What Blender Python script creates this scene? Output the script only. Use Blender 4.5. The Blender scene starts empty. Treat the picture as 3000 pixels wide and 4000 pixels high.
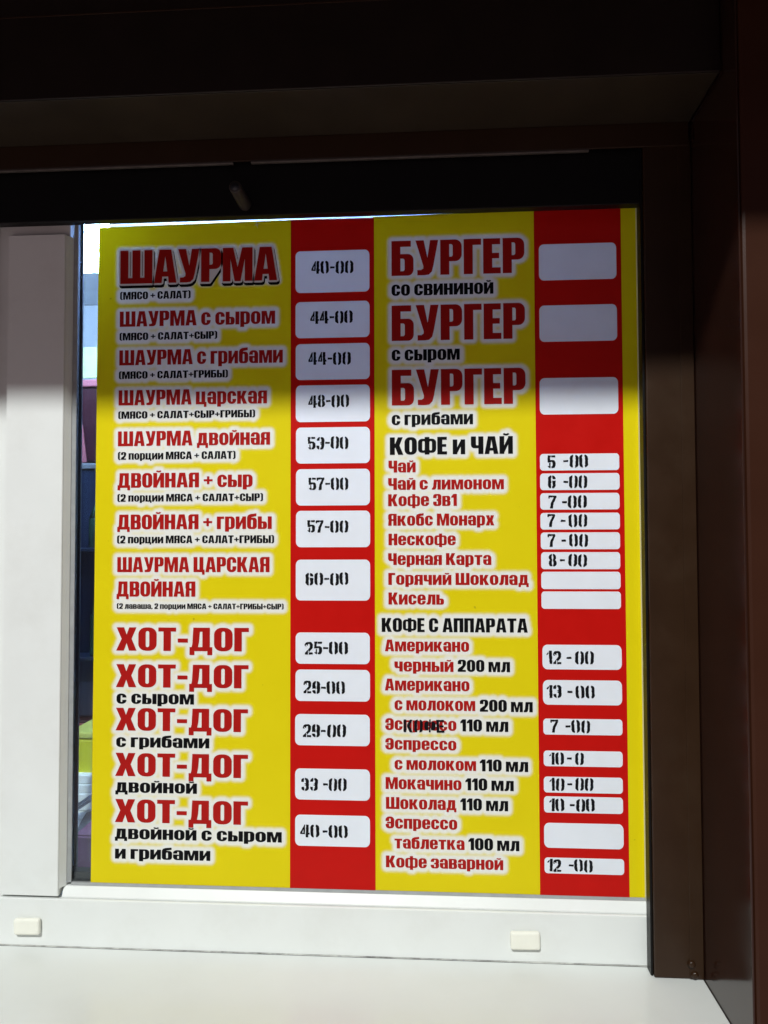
import bpy, bmesh, math, random
import numpy as np
from mathutils import Matrix, Vector
from mathutils.geometry import delaunay_2d_cdt

random.seed(7)
rng = np.random.default_rng(7)
SC = bpy.context.scene
COL = SC.collection

# ------------------------------------------------------------------ camera
ZC = 1.60                       # camera height above the pavement
FPX = 3004.0                    # focal length in photograph pixels (3000 x 4000)
YAW, PITCH, ROLL = (math.radians(a) for a in (3.784, 1.941, -0.157))
_B = Matrix(((1, 0, 0), (0, 0, -1), (0, 1, 0)))
ROT = (Matrix.Rotation(YAW, 3, 'Z') @ Matrix.Rotation(PITCH, 3, 'X') @ _B @ Matrix.Rotation(ROLL, 3, 'Z'))
cam_d = bpy.data.cameras.new('camera')
cam = bpy.data.objects.new('camera', cam_d)
COL.objects.link(cam)
cam.matrix_world = Matrix.Translation((0, 0, ZC)) @ ROT.to_4x4()
cam_d.sensor_fit = 'VERTICAL'
cam_d.sensor_height = 36.0
cam_d.lens = FPX / 4000.0 * 36.0
cam_d.clip_start = 0.02
cam_d.clip_end = 200.0
SC.camera = cam
SC.render.resolution_x, SC.render.resolution_y = 768, 1024

# ------------------------------------------------------------------ light (night: one street lamp, a lit kiosk)
world = bpy.data.worlds.new('World')
SC.world = world
world.use_nodes = True
bg = world.node_tree.nodes['Background']
bg.inputs['Color'].default_value = (0.95, 0.82, 1.0, 1)
bg.inputs['Strength'].default_value = 0.075

lamp_d = bpy.data.lights.new('street_lamp_light', 'AREA')
lamp_d.shape = 'DISK'
lamp_d.size = 0.25
lamp_d.energy = 508.0
lamp_d.color = (0.965, 1.0, 0.985)
lamp = bpy.data.objects.new('street_lamp_light', lamp_d)
COL.objects.link(lamp)
LDIR = Vector((-0.21, -1.0, 0.82))
lamp.location = Vector((0.0, 1.0, ZC + 0.184)) + LDIR * 5.0
lamp.rotation_euler = LDIR.to_track_quat('Z', 'Y').to_euler()

SC.view_settings.view_transform = 'Standard'
SC.view_settings.look = 'None'
SC.view_settings.exposure = 0.0
SC.view_settings.gamma = 1.0
SC.view_settings.use_curve_mapping = False
SC.cycles.use_denoising = True
SC.cycles.max_bounces = 10
SC.cycles.transparent_max_bounces = 12
SC.cycles.caustics_reflective = False
SC.cycles.caustics_refractive = False


# ------------------------------------------------------------------ photograph pixel -> point on a plane
def P(px, py, d=0.0):
    """point seen at photo pixel (px, py) on the plane d metres in front of the poster (y = 1 - d)"""
    q = ROT @ Vector(((px - 1500) / FPX, -(py - 2000) / FPX, -1.0))
    t = (1.0 - d) / q.y
    return Vector((q.x * t, 1.0 - d, q.z * t + ZC))


# ------------------------------------------------------------------ materials
def mat(name, color, rough=0.5, spec=0.5, metal=0.0, noise=0.0, nscale=40.0, bump=0.0, bscale=400.0,
        dirt=None, dirt_scale=9.0, dirt_amt=0.0, coat=0.0, transl=0.0, emit=0.0):
    m = bpy.data.materials.new(name)
    m.use_nodes = True
    nt = m.node_tree
    b = nt.nodes['Principled BSDF']
    b.inputs['Roughness'].default_value = rough
    b.inputs['Specular IOR Level'].default_value = spec
    b.inputs['Metallic'].default_value = metal
    b.inputs['Coat Weight'].default_value = coat
    b.inputs['Base Color'].default_value = (*color, 1)
    geo = nt.nodes.new('ShaderNodeNewGeometry')
    sock = None
    if noise > 0:
        n = nt.nodes.new('ShaderNodeTexNoise')
        n.inputs['Scale'].default_value = nscale
        n.inputs['Detail'].default_value = 6
        nt.links.new(geo.outputs['Position'], n.inputs['Vector'])
        r = nt.nodes.new('ShaderNodeMapRange')
        r.inputs['From Min'].default_value = 0.3
        r.inputs['From Max'].default_value = 0.7
        r.inputs['To Min'].default_value = 1.0 - noise
        r.inputs['To Max'].default_value = 1.0 + noise
        nt.links.new(n.outputs['Fac'], r.inputs['Value'])
        mx = nt.nodes.new('ShaderNodeMix')
        mx.data_type = 'RGBA'
        mx.blend_type = 'MULTIPLY'
        mx.inputs[0].default_value = 1.0
        mx.inputs[6].default_value = (*color, 1)
        nt.links.new(r.outputs['Result'], mx.inputs[7])
        sock = mx.outputs[2]
        rr = nt.nodes.new('ShaderNodeMapRange')
        rr.inputs['To Min'].default_value = max(0.02, rough - 0.07)
        rr.inputs['To Max'].default_value = rough + 0.07
        nt.links.new(n.outputs['Fac'], rr.inputs['Value'])
        nt.links.new(rr.outputs['Result'], b.inputs['Roughness'])
    if dirt and dirt_amt > 0:
        n2 = nt.nodes.new('ShaderNodeTexNoise')
        n2.inputs['Scale'].default_value = dirt_scale
        n2.inputs['Detail'].default_value = 9
        n2.inputs['Roughness'].default_value = 0.7
        nt.links.new(geo.outputs['Position'], n2.inputs['Vector'])
        r2 = nt.nodes.new('ShaderNodeMapRange')
        r2.inputs['From Min'].default_value = 0.5
        r2.inputs['From Max'].default_value = 0.78
        r2.inputs['To Max'].default_value = dirt_amt
        nt.links.new(n2.outputs['Fac'], r2.inputs['Value'])
        md = nt.nodes.new('ShaderNodeMix')
        md.data_type = 'RGBA'
        nt.links.new(r2.outputs['Result'], md.inputs[0])
        if sock:
            nt.links.new(sock, md.inputs[6])
        else:
            md.inputs[6].default_value = (*color, 1)
        md.inputs[7].default_value = (*dirt, 1)
        sock = md.outputs[2]
    if sock:
        nt.links.new(sock, b.inputs['Base Color'])
    if bump > 0:
        n3 = nt.nodes.new('ShaderNodeTexNoise')
        n3.inputs['Scale'].default_value = bscale
        n3.inputs['Detail'].default_value = 3
        nt.links.new(geo.outputs['Position'], n3.inputs['Vector'])
        bp = nt.nodes.new('ShaderNodeBump')
        bp.inputs['Strength'].default_value = bump
        bp.inputs['Distance'].default_value = 0.001
        nt.links.new(n3.outputs['Fac'], bp.inputs['Height'])
        nt.links.new(bp.outputs['Normal'], b.inputs['Normal'])
    if emit > 0:
        b.inputs['Emission Color'].default_value = (*color, 1)
        b.inputs['Emission Strength'].default_value = emit
    if transl > 0:
        add_translucency(m, transl, sock, color)
    return m


def add_translucency(m, w, sock, color):
    nt = m.node_tree
    b = nt.nodes['Principled BSDF']
    out = nt.nodes['Material Output']
    t = nt.nodes.new('ShaderNodeBsdfTranslucent')
    if sock:
        nt.links.new(sock, t.inputs['Color'])
    else:
        t.inputs['Color'].default_value = (*color, 1)
    mix = nt.nodes.new('ShaderNodeMixShader')
    mix.inputs[0].default_value = w
    nt.links.new(b.outputs[0], mix.inputs[1])
    nt.links.new(t.outputs[0], mix.inputs[2])
    nt.links.new(mix.outputs[0], out.inputs['Surface'])


def glass_mat(name, tint=(0.94, 0.97, 0.97)):
    m = bpy.data.materials.new(name)
    m.use_nodes = True
    nt = m.node_tree
    nt.nodes.remove(nt.nodes['Principled BSDF'])
    tr = nt.nodes.new('ShaderNodeBsdfTransparent')
    tr.inputs['Color'].default_value = (*tint, 1)
    gl = nt.nodes.new('ShaderNodeBsdfGlossy')
    gl.inputs['Roughness'].default_value = 0.03
    fr = nt.nodes.new('ShaderNodeFresnel')
    fr.inputs['IOR'].default_value = 1.45
    mx = nt.nodes.new('ShaderNodeMixShader')
    nt.links.new(fr.outputs[0], mx.inputs[0])
    nt.links.new(tr.outputs[0], mx.inputs[1])
    nt.links.new(gl.outputs[0], mx.inputs[2])
    nt.links.new(mx.outputs[0], nt.nodes['Material Output'].inputs['Surface'])
    return m


M = {}
M['pvc'] = mat('white_pvc', (0.73, 0.745, 0.725), 0.34, 0.5, noise=0.02, nscale=14, bump=0.03, bscale=250,
               dirt=(0.45, 0.42, 0.36), dirt_scale=11, dirt_amt=0.16)
M['sill'] = mat('white_sill_sheet', (0.70, 0.715, 0.69), 0.24, 0.5, noise=0.025, nscale=9, bump=0.03, bscale=120,
                dirt=(0.5, 0.46, 0.38), dirt_scale=7, dirt_amt=0.10)
M['cap'] = mat('cream_plastic', (0.80, 0.79, 0.70), 0.38, 0.5, noise=0.03, nscale=60)
M['rubber'] = mat('grey_gasket', (0.30, 0.31, 0.31), 0.6, 0.4, noise=0.1, nscale=80)
M['black'] = mat('black_sealant', (0.012, 0.013, 0.018), 0.45, 0.5)
M['spacer'] = mat('aluminium_spacer', (0.10, 0.11, 0.13), 0.45, 0.5, metal=0.4, noise=0.1, nscale=60)
M['brown'] = mat('brown_powder_coat', (0.026, 0.0115, 0.0045), 0.34, 0.32, noise=0.10, nscale=22, bump=0.10, bscale=900,
                 dirt=(0.045, 0.028, 0.016), dirt_scale=12, dirt_amt=0.35)
M['brown_gloss'] = mat('brown_glossy_reveal', (0.026, 0.010, 0.0065), 0.13, 0.5, noise=0.08, nscale=16, bump=0.02, bscale=300)
M['shutter'] = mat('dark_brown_shutter', (0.0125, 0.0075, 0.0055), 0.36, 0.3, noise=0.12, nscale=20, bump=0.08, bscale=700)
M['soffit'] = mat('brown_soffit_light_in_colour', (0.028, 0.020, 0.012), 0.4, 0.4, noise=0.15, nscale=14, bump=0.06, bscale=600)  # lighter than the box: light on the underside put into the colour
M['slat'] = mat('brown_slat_shade_in_colour', (0.0045, 0.004, 0.004), 0.4, 0.2, noise=0.1, nscale=30)  # brown slat made near black: its shade is put into the colour
M['stopper'] = mat('dark_stopper_rubber', (0.032, 0.026, 0.023), 0.5, 0.3, noise=0.1, nscale=60)
M['shutter_edge'] = mat('shutter_edge_highlight', (0.10, 0.085, 0.075), 0.34, 0.5, metal=0.3, noise=0.2, nscale=70)  # catch-light along the lip edge, put in as a paler colour
M['steel'] = mat('screw_steel', (0.55, 0.54, 0.52), 0.22, 0.5, metal=1.0)
M['glass'] = glass_mat('window_glass')
M['pave'] = mat('pavement_bounce_pink', (0.48, 0.355, 0.36), 0.9, 0.2, noise=0.15, nscale=3, bump=0.3, bscale=60)  # unseen ground, tinted pale pink to tune the light it bounces up
M['wall'] = mat('brown_wall_sheet', (0.035, 0.0110, 0.0050), 0.36, 0.2, noise=0.10, nscale=9, bump=0.08, bscale=600,
                dirt=(0.05, 0.02, 0.012), dirt_scale=6, dirt_amt=0.3)
M['in_white'] = mat('interior_white_panel', (0.72, 0.74, 0.76), 0.5, 0.4, noise=0.05, nscale=6)
M['in_floor'] = mat('interior_floor', (0.20, 0.18, 0.16), 0.6, 0.4, noise=0.1, nscale=8)
M['lampcase'] = mat('lamp_housing', (0.8, 0.8, 0.8), 0.4, 0.4)
M['red_crate'] = mat('dark_red_plastic', (0.030, 0.0045, 0.009), 0.35, 0.5, noise=0.1, nscale=30)
M['pink'] = mat('pink_card', (0.30, 0.09, 0.11), 0.6, 0.3, noise=0.05, nscale=30)
M['navy'] = mat('navy_plastic', (0.012, 0.018, 0.04), 0.3, 0.5, noise=0.15, nscale=25)
M['green'] = mat('dark_green_bottle', (0.02, 0.05, 0.035), 0.15, 0.5)
M['yellow_box'] = mat('yellow_green_plastic', (0.62, 0.60, 0.02), 0.4, 0.5, noise=0.05, nscale=30)
M['lid'] = mat('pale_yellow_lid', (0.55, 0.55, 0.12), 0.4, 0.5, noise=0.05, nscale=30)
M['paper'] = mat('white_paper', (0.88, 0.88, 0.87), 0.7, 0.2, noise=0.06, nscale=30)
M['grey'] = mat('grey_metal_tongs', (0.30, 0.31, 0.33), 0.35, 0.5, metal=0.6, noise=0.1, nscale=30)
M['cloth'] = mat('grey_cloth', (0.42, 0.40, 0.40), 0.9, 0.1, noise=0.2, nscale=45)
M['mauve'] = mat('mauve_card', (0.28, 0.11, 0.16), 0.6, 0.3, noise=0.08, nscale=30)
M['lime'] = mat('pale_lime_paper', (0.55, 0.60, 0.30), 0.7, 0.2, noise=0.08, nscale=25)
M['sealant'] = mat('grimy_joint', (0.42, 0.42, 0.39), 0.8, 0.2, noise=0.3, nscale=60, dirt=(0.03, 0.03, 0.028), dirt_scale=38, dirt_amt=1.0)
# printed inks of the poster
TR = 0.15
M['ink_red_stripe'] = mat('poster_red_stripe', (0.56, 0.006, 0.0035), 0.34, 0.16, noise=0.03, nscale=30, transl=TR)
M['ink_red'] = mat('poster_red_lettering', (0.42, 0.010, 0.008), 0.36, 0.16, noise=0.05, nscale=50, transl=TR)
M['ink_black'] = mat('poster_black_lettering', (0.004, 0.004, 0.005), 0.42, 0.08)
M['ink_white'] = mat('poster_white_field', (0.88, 0.91, 0.96), 0.36, 0.16, noise=0.02, nscale=30, transl=TR + 0.05)
M['stencil'] = mat('stencil_black_marker', (0.005, 0.005, 0.007), 0.5, 0.1, noise=0.3, nscale=300)
M['scratch'] = mat('poster_scratch', (0.70, 0.68, 0.45), 0.5, 0.3)


def poster_panel_material():
    m = bpy.data.materials.new('poster_yellow_print')
    m.use_nodes = True
    nt = m.node_tree
    b = nt.nodes['Principled BSDF']
    b.inputs['Roughness'].default_value = 0.34
    b.inputs['Specular IOR Level'].default_value = 0.16
    at = nt.nodes.new('ShaderNodeAttribute')
    at.attribute_name = 'white_ink'
    geo = nt.nodes.new('ShaderNodeNewGeometry')
    n = nt.nodes.new('ShaderNodeTexNoise')
    n.inputs['Scale'].default_value = 16
    n.inputs['Detail'].default_value = 6
    nt.links.new(geo.outputs['Position'], n.inputs['Vector'])
    yl = nt.nodes.new('ShaderNodeMix')
    yl.data_type = 'RGBA'
    yl.inputs[6].default_value = (0.75, 0.61, 0.003, 1)
    yl.inputs[7].default_value = (0.81, 0.66, 0.006, 1)
    nt.links.new(n.outputs['Fac'], yl.inputs[0])
    # small specks of dirt
    v = nt.nodes.new('ShaderNodeTexNoise')
    v.inputs['Scale'].default_value = 70
    v.inputs['Detail'].default_value = 2
    nt.links.new(geo.outputs['Position'], v.inputs['Vector'])
    vr = nt.nodes.new('ShaderNodeMapRange')
    vr.inputs['From Min'].default_value = 0.745
    vr.inputs['From Max'].default_value = 0.80
    vr.inputs['To Max'].default_value = 0.5
    nt.links.new(v.outputs['Fac'], vr.inputs['Value'])
    mx = nt.nodes.new('ShaderNodeMix')
    mx.data_type = 'RGBA'
    nt.links.new(at.outputs['Fac'], mx.inputs[0])
    nt.links.new(yl.outputs[2], mx.inputs[6])
    mx.inputs[7].default_value = (0.86, 0.85, 0.78, 1)
    md = nt.nodes.new('ShaderNodeMix')
    md.data_type = 'RGBA'
    nt.links.new(vr.outputs['Result'], md.inputs[0])
    nt.links.new(mx.outputs[2], md.inputs[6])
    md.inputs[7].default_value = (0.10, 0.07, 0.02, 1)
    nt.links.new(md.outputs[2], b.inputs['Base Color'])
    add_translucency(m, TR, md.outputs[2], (1, 1, 1))
    return m


M['panel'] = poster_panel_material()

# ------------------------------------------------------------------ object helpers
ORIGIN = {}


def props(o, label=None, cat=None, group=None, kind=None):
    if label: o['label'] = label
    if cat: o['category'] = cat
    if group: o['group'] = group
    if kind: o['kind'] = kind
    return o


def thing(name, loc, label, cat, group=None):
    e = bpy.data.objects.new(name, None)
    e.empty_display_size = 0.05
    COL.objects.link(e)
    e.location = loc
    ORIGIN[e.name] = Vector(loc)
    return props(e, label, cat, group)


def link_mesh(name, me, material, parent=None, origin=None):
    o = bpy.data.objects.new(name, me)
    COL.objects.link(o)
    if material:
        me.materials.append(material)
    if parent:
        o.parent = parent
        org = ORIGIN[parent.name]
        me.transform(Matrix.Translation(-org))
        ORIGIN[o.name] = org
    elif origin is not None:
        me.transform(Matrix.Translation(-Vector(origin)))
        o.location = origin
        ORIGIN[o.name] = Vector(origin)
    else:
        ORIGIN[o.name] = Vector((0, 0, 0))
    return o


def from_bm(name, bm, material, parent=None, origin=None, smooth=False):
    me = bpy.data.meshes.new(name)
    bm.normal_update()
    bm.to_mesh(me)
    bm.free()
    if smooth:
        for p in me.polygons:
            p.use_smooth = True
    return link_mesh(name, me, material, parent, origin)


def bm_box(bm, x0, x1, y0, y1, z0, z1, bev=0.0, seg=2):
    r = bmesh.ops.create_cube(bm, size=1.0)
    vs = r['verts']
    for v in vs:
        v.co = Vector(((x0 + x1) / 2 + v.co.x * (x1 - x0), (y0 + y1) / 2 + v.co.y * (y1 - y0), (z0 + z1) / 2 + v.co.z * (z1 - z0)))
    if bev > 0:
        es = list({e for v in vs for e in v.link_edges})
        bmesh.ops.bevel(bm, geom=es, offset=bev, segments=seg, affect='EDGES', profile=0.5)


def box(name, x0, x1, y0, y1, z0, z1, material, parent=None, bev=0.001, origin=None):
    bm = bmesh.new()
    bm_box(bm, x0, x1, y0, y1, z0, z1, bev)
    return from_bm(name, bm, material, parent, origin)


def extrude(name, prof, axis, a, b, material, parent=None, origin=None, mitre=None, bev=0.0):
    """prof: closed polygon; axis 'z': prof is (x, y) swept from z=a to b; axis 'x': prof is (y, z) swept from x=a to b"""
    bm = bmesh.new()
    def pt(p, t):
        return (p[0], p[1], t) if axis == 'z' else (t, p[0], p[1])
    v0 = [bm.verts.new(pt(p, a)) for p in prof]
    v1 = [bm.verts.new(pt(p, b)) for p in prof]
    n = len(prof)
    for i in range(n):
        bm.faces.new((v0[i], v0[(i + 1) % n], v1[(i + 1) % n], v1[i]))
    bm.faces.new(v0[::-1])
    bm.faces.new(v1)
    bmesh.ops.recalc_face_normals(bm, faces=bm.faces)
    if bev > 0:
        bmesh.ops.bevel(bm, geom=list(bm.edges), offset=bev, segments=2, affect='EDGES', profile=0.5)
    return from_bm(name, bm, material, parent, origin)


def cylinder(name, c0, c1, r0, r1, material, parent=None, origin=None, seg=24, bev=0.0):
    bm = bmesh.new()
    c0, c1 = Vector(c0), Vector(c1)
    ax = c1 - c0
    bmesh.ops.create_cone(bm, cap_ends=True, segments=seg, radius1=r0, radius2=r1, depth=ax.length)
    if bev > 0:
        es = [e for e in bm.edges if abs(e.verts[0].co.z - e.verts[1].co.z) < 1e-6]
        bmesh.ops.bevel(bm, geom=es, offset=bev, segments=3, affect='EDGES', profile=0.5)
    bm.transform(Matrix.Translation((c0 + c1) / 2) @ ax.to_track_quat('Z', 'Y').to_matrix().to_4x4())
    return from_bm(name, bm, material, parent, origin, smooth=True)


# ------------------------------------------------------------------ depths (metres in front of the poster plane)
D_FACE = 0.014      # face of the white window profiles
D_GUIDE = 0.040     # shutter guide rail face
D_LIP = 0.040
D_BOX = 0.144       # shutter box front
D_WALL = 0.184      # outer wall face
Z_SILL = P(2553, 3822, D_GUIDE).z
X_REV = P(2752, 3300, D_GUIDE).x            # right-hand reveal
X_L = -1.35                                 # left end of the opening
Z_SOF = P(2711, 475, D_LIP).z               # underside of the shutter box
Z_CAN = ZC + 0.184 + 0.82 * 0.60            # canopy underside

# ------------------------------------------------------------------ setting
bm = bmesh.new()
bmesh.ops.create_grid(bm, x_segments=2, y_segments=2, size=30)
props(from_bm('pavement', bm, M['pave']), 'unseen pavement in front of the kiosk, tinted pale pink to tune the light it bounces up', kind='structure')

def wall_piece(name, *a, **k):
    return props(box(name, *a, **k), 'brown painted kiosk wall sheet', kind='structure')

YW = 1.0 - D_WALL
wall_piece('wall', X_REV, 1.7, YW, 2.35, 0.0, Z_CAN - 0.001, M['wall'], bev=0.004)
wall_piece('wall_left', -2.2, X_L, YW, 2.35, 0.0, Z_CAN - 0.001, M['wall'], bev=0.004)
wall_piece('wall_below', X_L + 0.001, X_REV - 0.001, YW + 0.004, 1.10, 0.0, Z_SILL - 0.022, M['wall'], bev=0.002)
# glossy lining of the right-hand reveal
props(box('reveal_lining', X_REV - 0.0025, X_REV - 0.0005, YW + 0.0015, 1.02, Z_SILL - 0.02, Z_CAN - 0.003, M['brown_gloss'], bev=0.0006),
      'glossy dark brown reveal lining between guide rail and outer wall', kind='structure')
# interior room
props(box('interior_wall', X_L - 0.02, X_REV + 0.3, 2.10, 2.14, 0.0, Z_CAN + 0.05, M['in_white'], bev=0), 'white interior wall of the kiosk', kind='structure')
props(box('interior_side_wall', X_L - 0.04, X_L - 0.004, 1.12, 2.09, 0.0, Z_CAN + 0.05, M['in_white'], bev=0), 'white interior side wall of the kiosk', kind='structure')
props(box('interior_floor', X_L + 0.001, X_REV - 0.001, 1.11, 2.09, 0.05, 0.10, M['in_floor'], bev=0), 'dark floor inside the kiosk', kind='structure')
Z_CEIL = ZC + 0.66
props(box('interior_ceiling', X_L + 0.001, X_REV - 0.001, 1.11, 2.09, Z_CEIL, Z_CEIL + 0.03, M['in_white'], bev=0), 'white ceiling inside the kiosk', kind='structure')
props(box('interior_header', X_L + 0.001, X_REV - 0.001, 1.035, 1.105, P(0, 720, -0.04).z, Z_CEIL + 0.02, M['in_white'], bev=0), 'white lintel above the window inside', kind='structure')

# canopy over the counter
can = thing('canopy', (-0.2, 0.4, Z_CAN), 'dark brown roof canopy projecting above the kiosk window', 'canopy')
box('roof_slab', -2.2, 1.7, 0.40, 1.03, Z_CAN, Z_CAN + 0.06, M['shutter'], can, 0.002)
box('fascia', -2.2, 1.7, 0.385, 0.3995, Z_CAN + 0.004, Z_CAN + 0.12, M['brown'], can, 0.002)

# ------------------------------------------------------------------ sill
sl = thing('window_sill', (-0.4, 0.8, Z_SILL), 'wide white sheet sill below the menu window', 'sill')
box('sill_board', X_L + 0.002, X_REV - 0.003, 0.62, 0.9852, Z_SILL - 0.02, Z_SILL, M['sill'], sl, 0.0015)
box('drip_edge', X_L + 0.002, X_REV - 0.003, 0.612, 0.6195, Z_SILL - 0.05, Z_SILL - 0.002, M['sill'], sl, 0.001)
# grimy joint between sill and window profile: an uneven bead of old sealant
bm = bmesh.new()
xs = np.linspace(X_L + 0.01, P(2540, 3773, 0.012).x, 260)
prev = None
for i, x in enumerate(xs):
    h = 0.0003 + 0.0012 * max(0.0, math.sin(i * 0.23) * math.sin(i * 0.071 + 1.0)) ** 2 + 0.0005 * random.random()
    a = bm.verts.new((x, 0.9846 - 0.6 * h, Z_SILL + 0.0003))
    b_ = bm.verts.new((x, 0.9853, Z_SILL + 0.0003 + h))
    c = bm.verts.new((x, 0.9875, Z_SILL + 0.0004 + h))
    if prev:
        bm.faces.new((prev[0], a, b_, prev[1]))
        bm.faces.new((prev[1], b_, c, prev[2]))
    prev = (a, b_, c)
from_bm('sealant_joint', bm, M['sealant'], sl)

# ------------------------------------------------------------------ white window
win = thing('kiosk_window', (-0.4, 1.0, Z_SILL), 'white plastic double glazed window frame holding the menu poster', 'window')
YF = 1.0 - D_FACE
YB = 1.060
x_ml = P(27, 1500, D_FACE).x            # mullion face, left and right
x_mr = P(249, 1500, D_FACE).x
x_back = P(303, 2500, -0.06).x
x_bead = P(280, 1500, 0.004).x
x_gas = P(301, 1500, 0.0).x
z_railtop = P(1500, 3550, D_FACE).z      # bottom rail face, top edge
z_bead = P(1500, 3494, 0.004).z
z_gas = P(1500, 3478, 0.0).z
z_glass_top = ZC + 0.47
z_head = ZC + 0.455
x_rr = P(2650, 2000, D_FACE).x           # right stile, hidden behind the guide rail
x_rb = P(2512, 1900, D_FACE).x
x_rbead = P(2500, 1900, 0.004).x
# mullion: face with a small step at its left and a bevelled glazing bead at its right
extrude('mullion', [(x_ml, YB), (x_ml, YF), (x_mr - 0.001, YF), (x_mr, YF + 0.001), (x_mr, 1.0018), (x_back, 1.0018), (x_back, YB)], 'z',
        P(100, 3498, D_FACE).z + 0.0004, P(100, 920, D_FACE).z, M['pvc'], win)
extrude('mullion_head', [(x_ml, YB), (x_ml, YF + 0.007), (x_mr + 0.003, YF + 0.007), (x_mr + 0.003, 1.0018), (x_back, 1.0018), (x_back, YB)], 'z',
        P(100, 920, D_FACE).z + 0.0004, z_glass_top, M['pvc'], win)
extrude('glazing_bead', [(x_mr + 0.0004, 1.0016), (x_mr + 0.0004, YF + 0.0012), (x_bead, 0.9965), (x_bead, 1.0016)], 'z',
        z_bead, P(100, 920, D_FACE).z - 0.0006, M['pvc'], win)
extrude('gasket', [(x_bead + 0.0003, 1.0017), (x_bead + 0.0003, 0.9975), (x_gas, 0.9988), (x_gas, 1.0017)], 'z', z_gas, z_glass_top, M['rubber'], win)
# step at the left side of the mullion and the neighbouring sash
extrude('mullion_step', [(x_ml - 0.020, YB), (x_ml - 0.020, YF + 0.013), (x_ml - 0.0004, YF + 0.013), (x_ml - 0.0004, YB)], 'z',
        P(100, 3498, D_FACE).z + 0.0004, z_glass_top, M['pvc'], win)
extrude('side_sash_stile', [(x_ml - 0.075, YB), (x_ml - 0.075, YF + 0.003), (x_ml - 0.0204, YF + 0.003), (x_ml - 0.0204, YB)], 'z',
        P(100, 3498, D_FACE).z + 0.0004, z_glass_top, M['pvc'], win)
box('outer_stile', X_L + 0.002, X_L + 0.075, YF, YB, z_railtop, z_glass_top, M['pvc'], win, 0.001)
# bottom rail with a bevelled bead, gasket
z_r0 = Z_SILL + 0.0012
extrude('bottom_rail', [(YB, z_r0), (YF, z_r0), (YF, z_railtop - 0.001), (YF + 0.001, z_railtop), (YB, z_railtop)], 'x',
        X_L + 0.002, x_rr, M['pvc'], win)
extrude('glazing_bead', [(YB - 0.03, z_railtop + 0.0004), (YF + 0.0045, z_railtop + 0.0004), (YF + 0.0045, z_railtop + 0.002), (0.9965, z_bead), (YB - 0.03, z_bead)], 'x',
        x_mr + 0.003, x_rb, M['pvc'], win)
extrude('gasket', [(1.010, z_bead + 0.0003), (0.9975, z_bead + 0.0003), (0.9988, z_gas), (1.010, z_gas)], 'x', x_gas + 0.0003, x_rbead - 0.0003, M['rubber'], win)
# right stile and bead
box('right_stile', x_rb, x_rr, YF, YB, z_railtop + 0.0004, z_glass_top, M['pvc'], win, 0.001)
extrude('glazing_bead', [(x_rb - 0.0004, YB - 0.03), (x_rb - 0.0004, YF + 0.002), (x_rbead, 0.9965), (x_rbead, YB - 0.03)], 'z',
        z_bead + 0.0006, z_glass_top, M['pvc'], win)
box('head_rail', X_L + 0.002, x_rr, YF + 0.01, YB, z_glass_top + 0.001, z_glass_top + 0.06, M['pvc'], win, 0.001)
# panes, spacer bar between them
box('glass_pane', x_gas - 0.008, x_rbead + 0.006, 1.0022, 1.0052, z_gas - 0.006, z_glass_top - 0.002, M['glass'], win, 0)
box('glass_pane', x_gas - 0.008, x_rbead + 0.006, 1.0215, 1.0245, z_gas - 0.006, z_glass_top - 0.002, M['glass'], win, 0)
box('glass_pane', X_L + 0.07, x_ml - 0.07, 1.0022, 1.0052, z_railtop - 0.006, z_glass_top - 0.002, M['glass'], win, 0)
x_sp = P(309, 1500, -0.0212).x
sp = box('spacer_bar', x_gas - 0.020, x_sp, 1.0056, 1.0212, z_gas + 0.012, z_glass_top - 0.012, M['spacer'], win, 0.0005)
box('sealant_strip', x_gas - 0.019, x_sp + 0.0008, 1.0130, 1.0150, z_gas + 0.012, z_glass_top - 0.012, M['black'], sp, 0)
box('spacer_bar', x_sp + 0.0004, x_rbead, 1.0056, 1.0212, z_gas - 0.004, z_gas + 0.0105, M['spacer'], win, 0.0005)
x_in = P(320, 1500, -0.026).x
box('inner_gasket', x_gas - 0.020, x_in, 1.0250, 1.0290, z_gas + 0.004, z_glass_top - 0.012, M['black'], win, 0.0005)
box('inner_stile', x_back - 0.03, P(309, 2500, -0.06).x, 1.0300, 1.0600, z_gas - 0.002, z_glass_top - 0.012, M['pvc'], win, 0.002)
box('inner_rail', x_gas + 0.012, x_rbead, 1.0300, 1.0600, z_gas - 0.006, P(340, 3425, -0.03).z, M['pvc'], win, 0.002)


def drain_cover(px0, px1, py0, py1, tilt):
    a, b = P(px0, py1, 0.018), P(px1, py0, 0.018)
    bm = bmesh.new()
    w, h = (b.x - a.x), (b.z - a.z)
    bm_box(bm, -w / 2, w / 2, -0.0075, 0.0, -h / 2, h / 2, 0.003, 3)
    bm.transform(Matrix.Translation(((a.x + b.x) / 2, YF - 0.0003, (a.z + b.z) / 2)) @ Matrix.Rotation(tilt, 4, 'Y'))
    return from_bm('drain_cover', bm, M['cap'], win, smooth=False)


drain_cover(56, 158, 3588, 3648, math.radians(-1.5))
drain_cover(1994, 2110, 3640, 3706, math.radians(-1.0))

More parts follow.
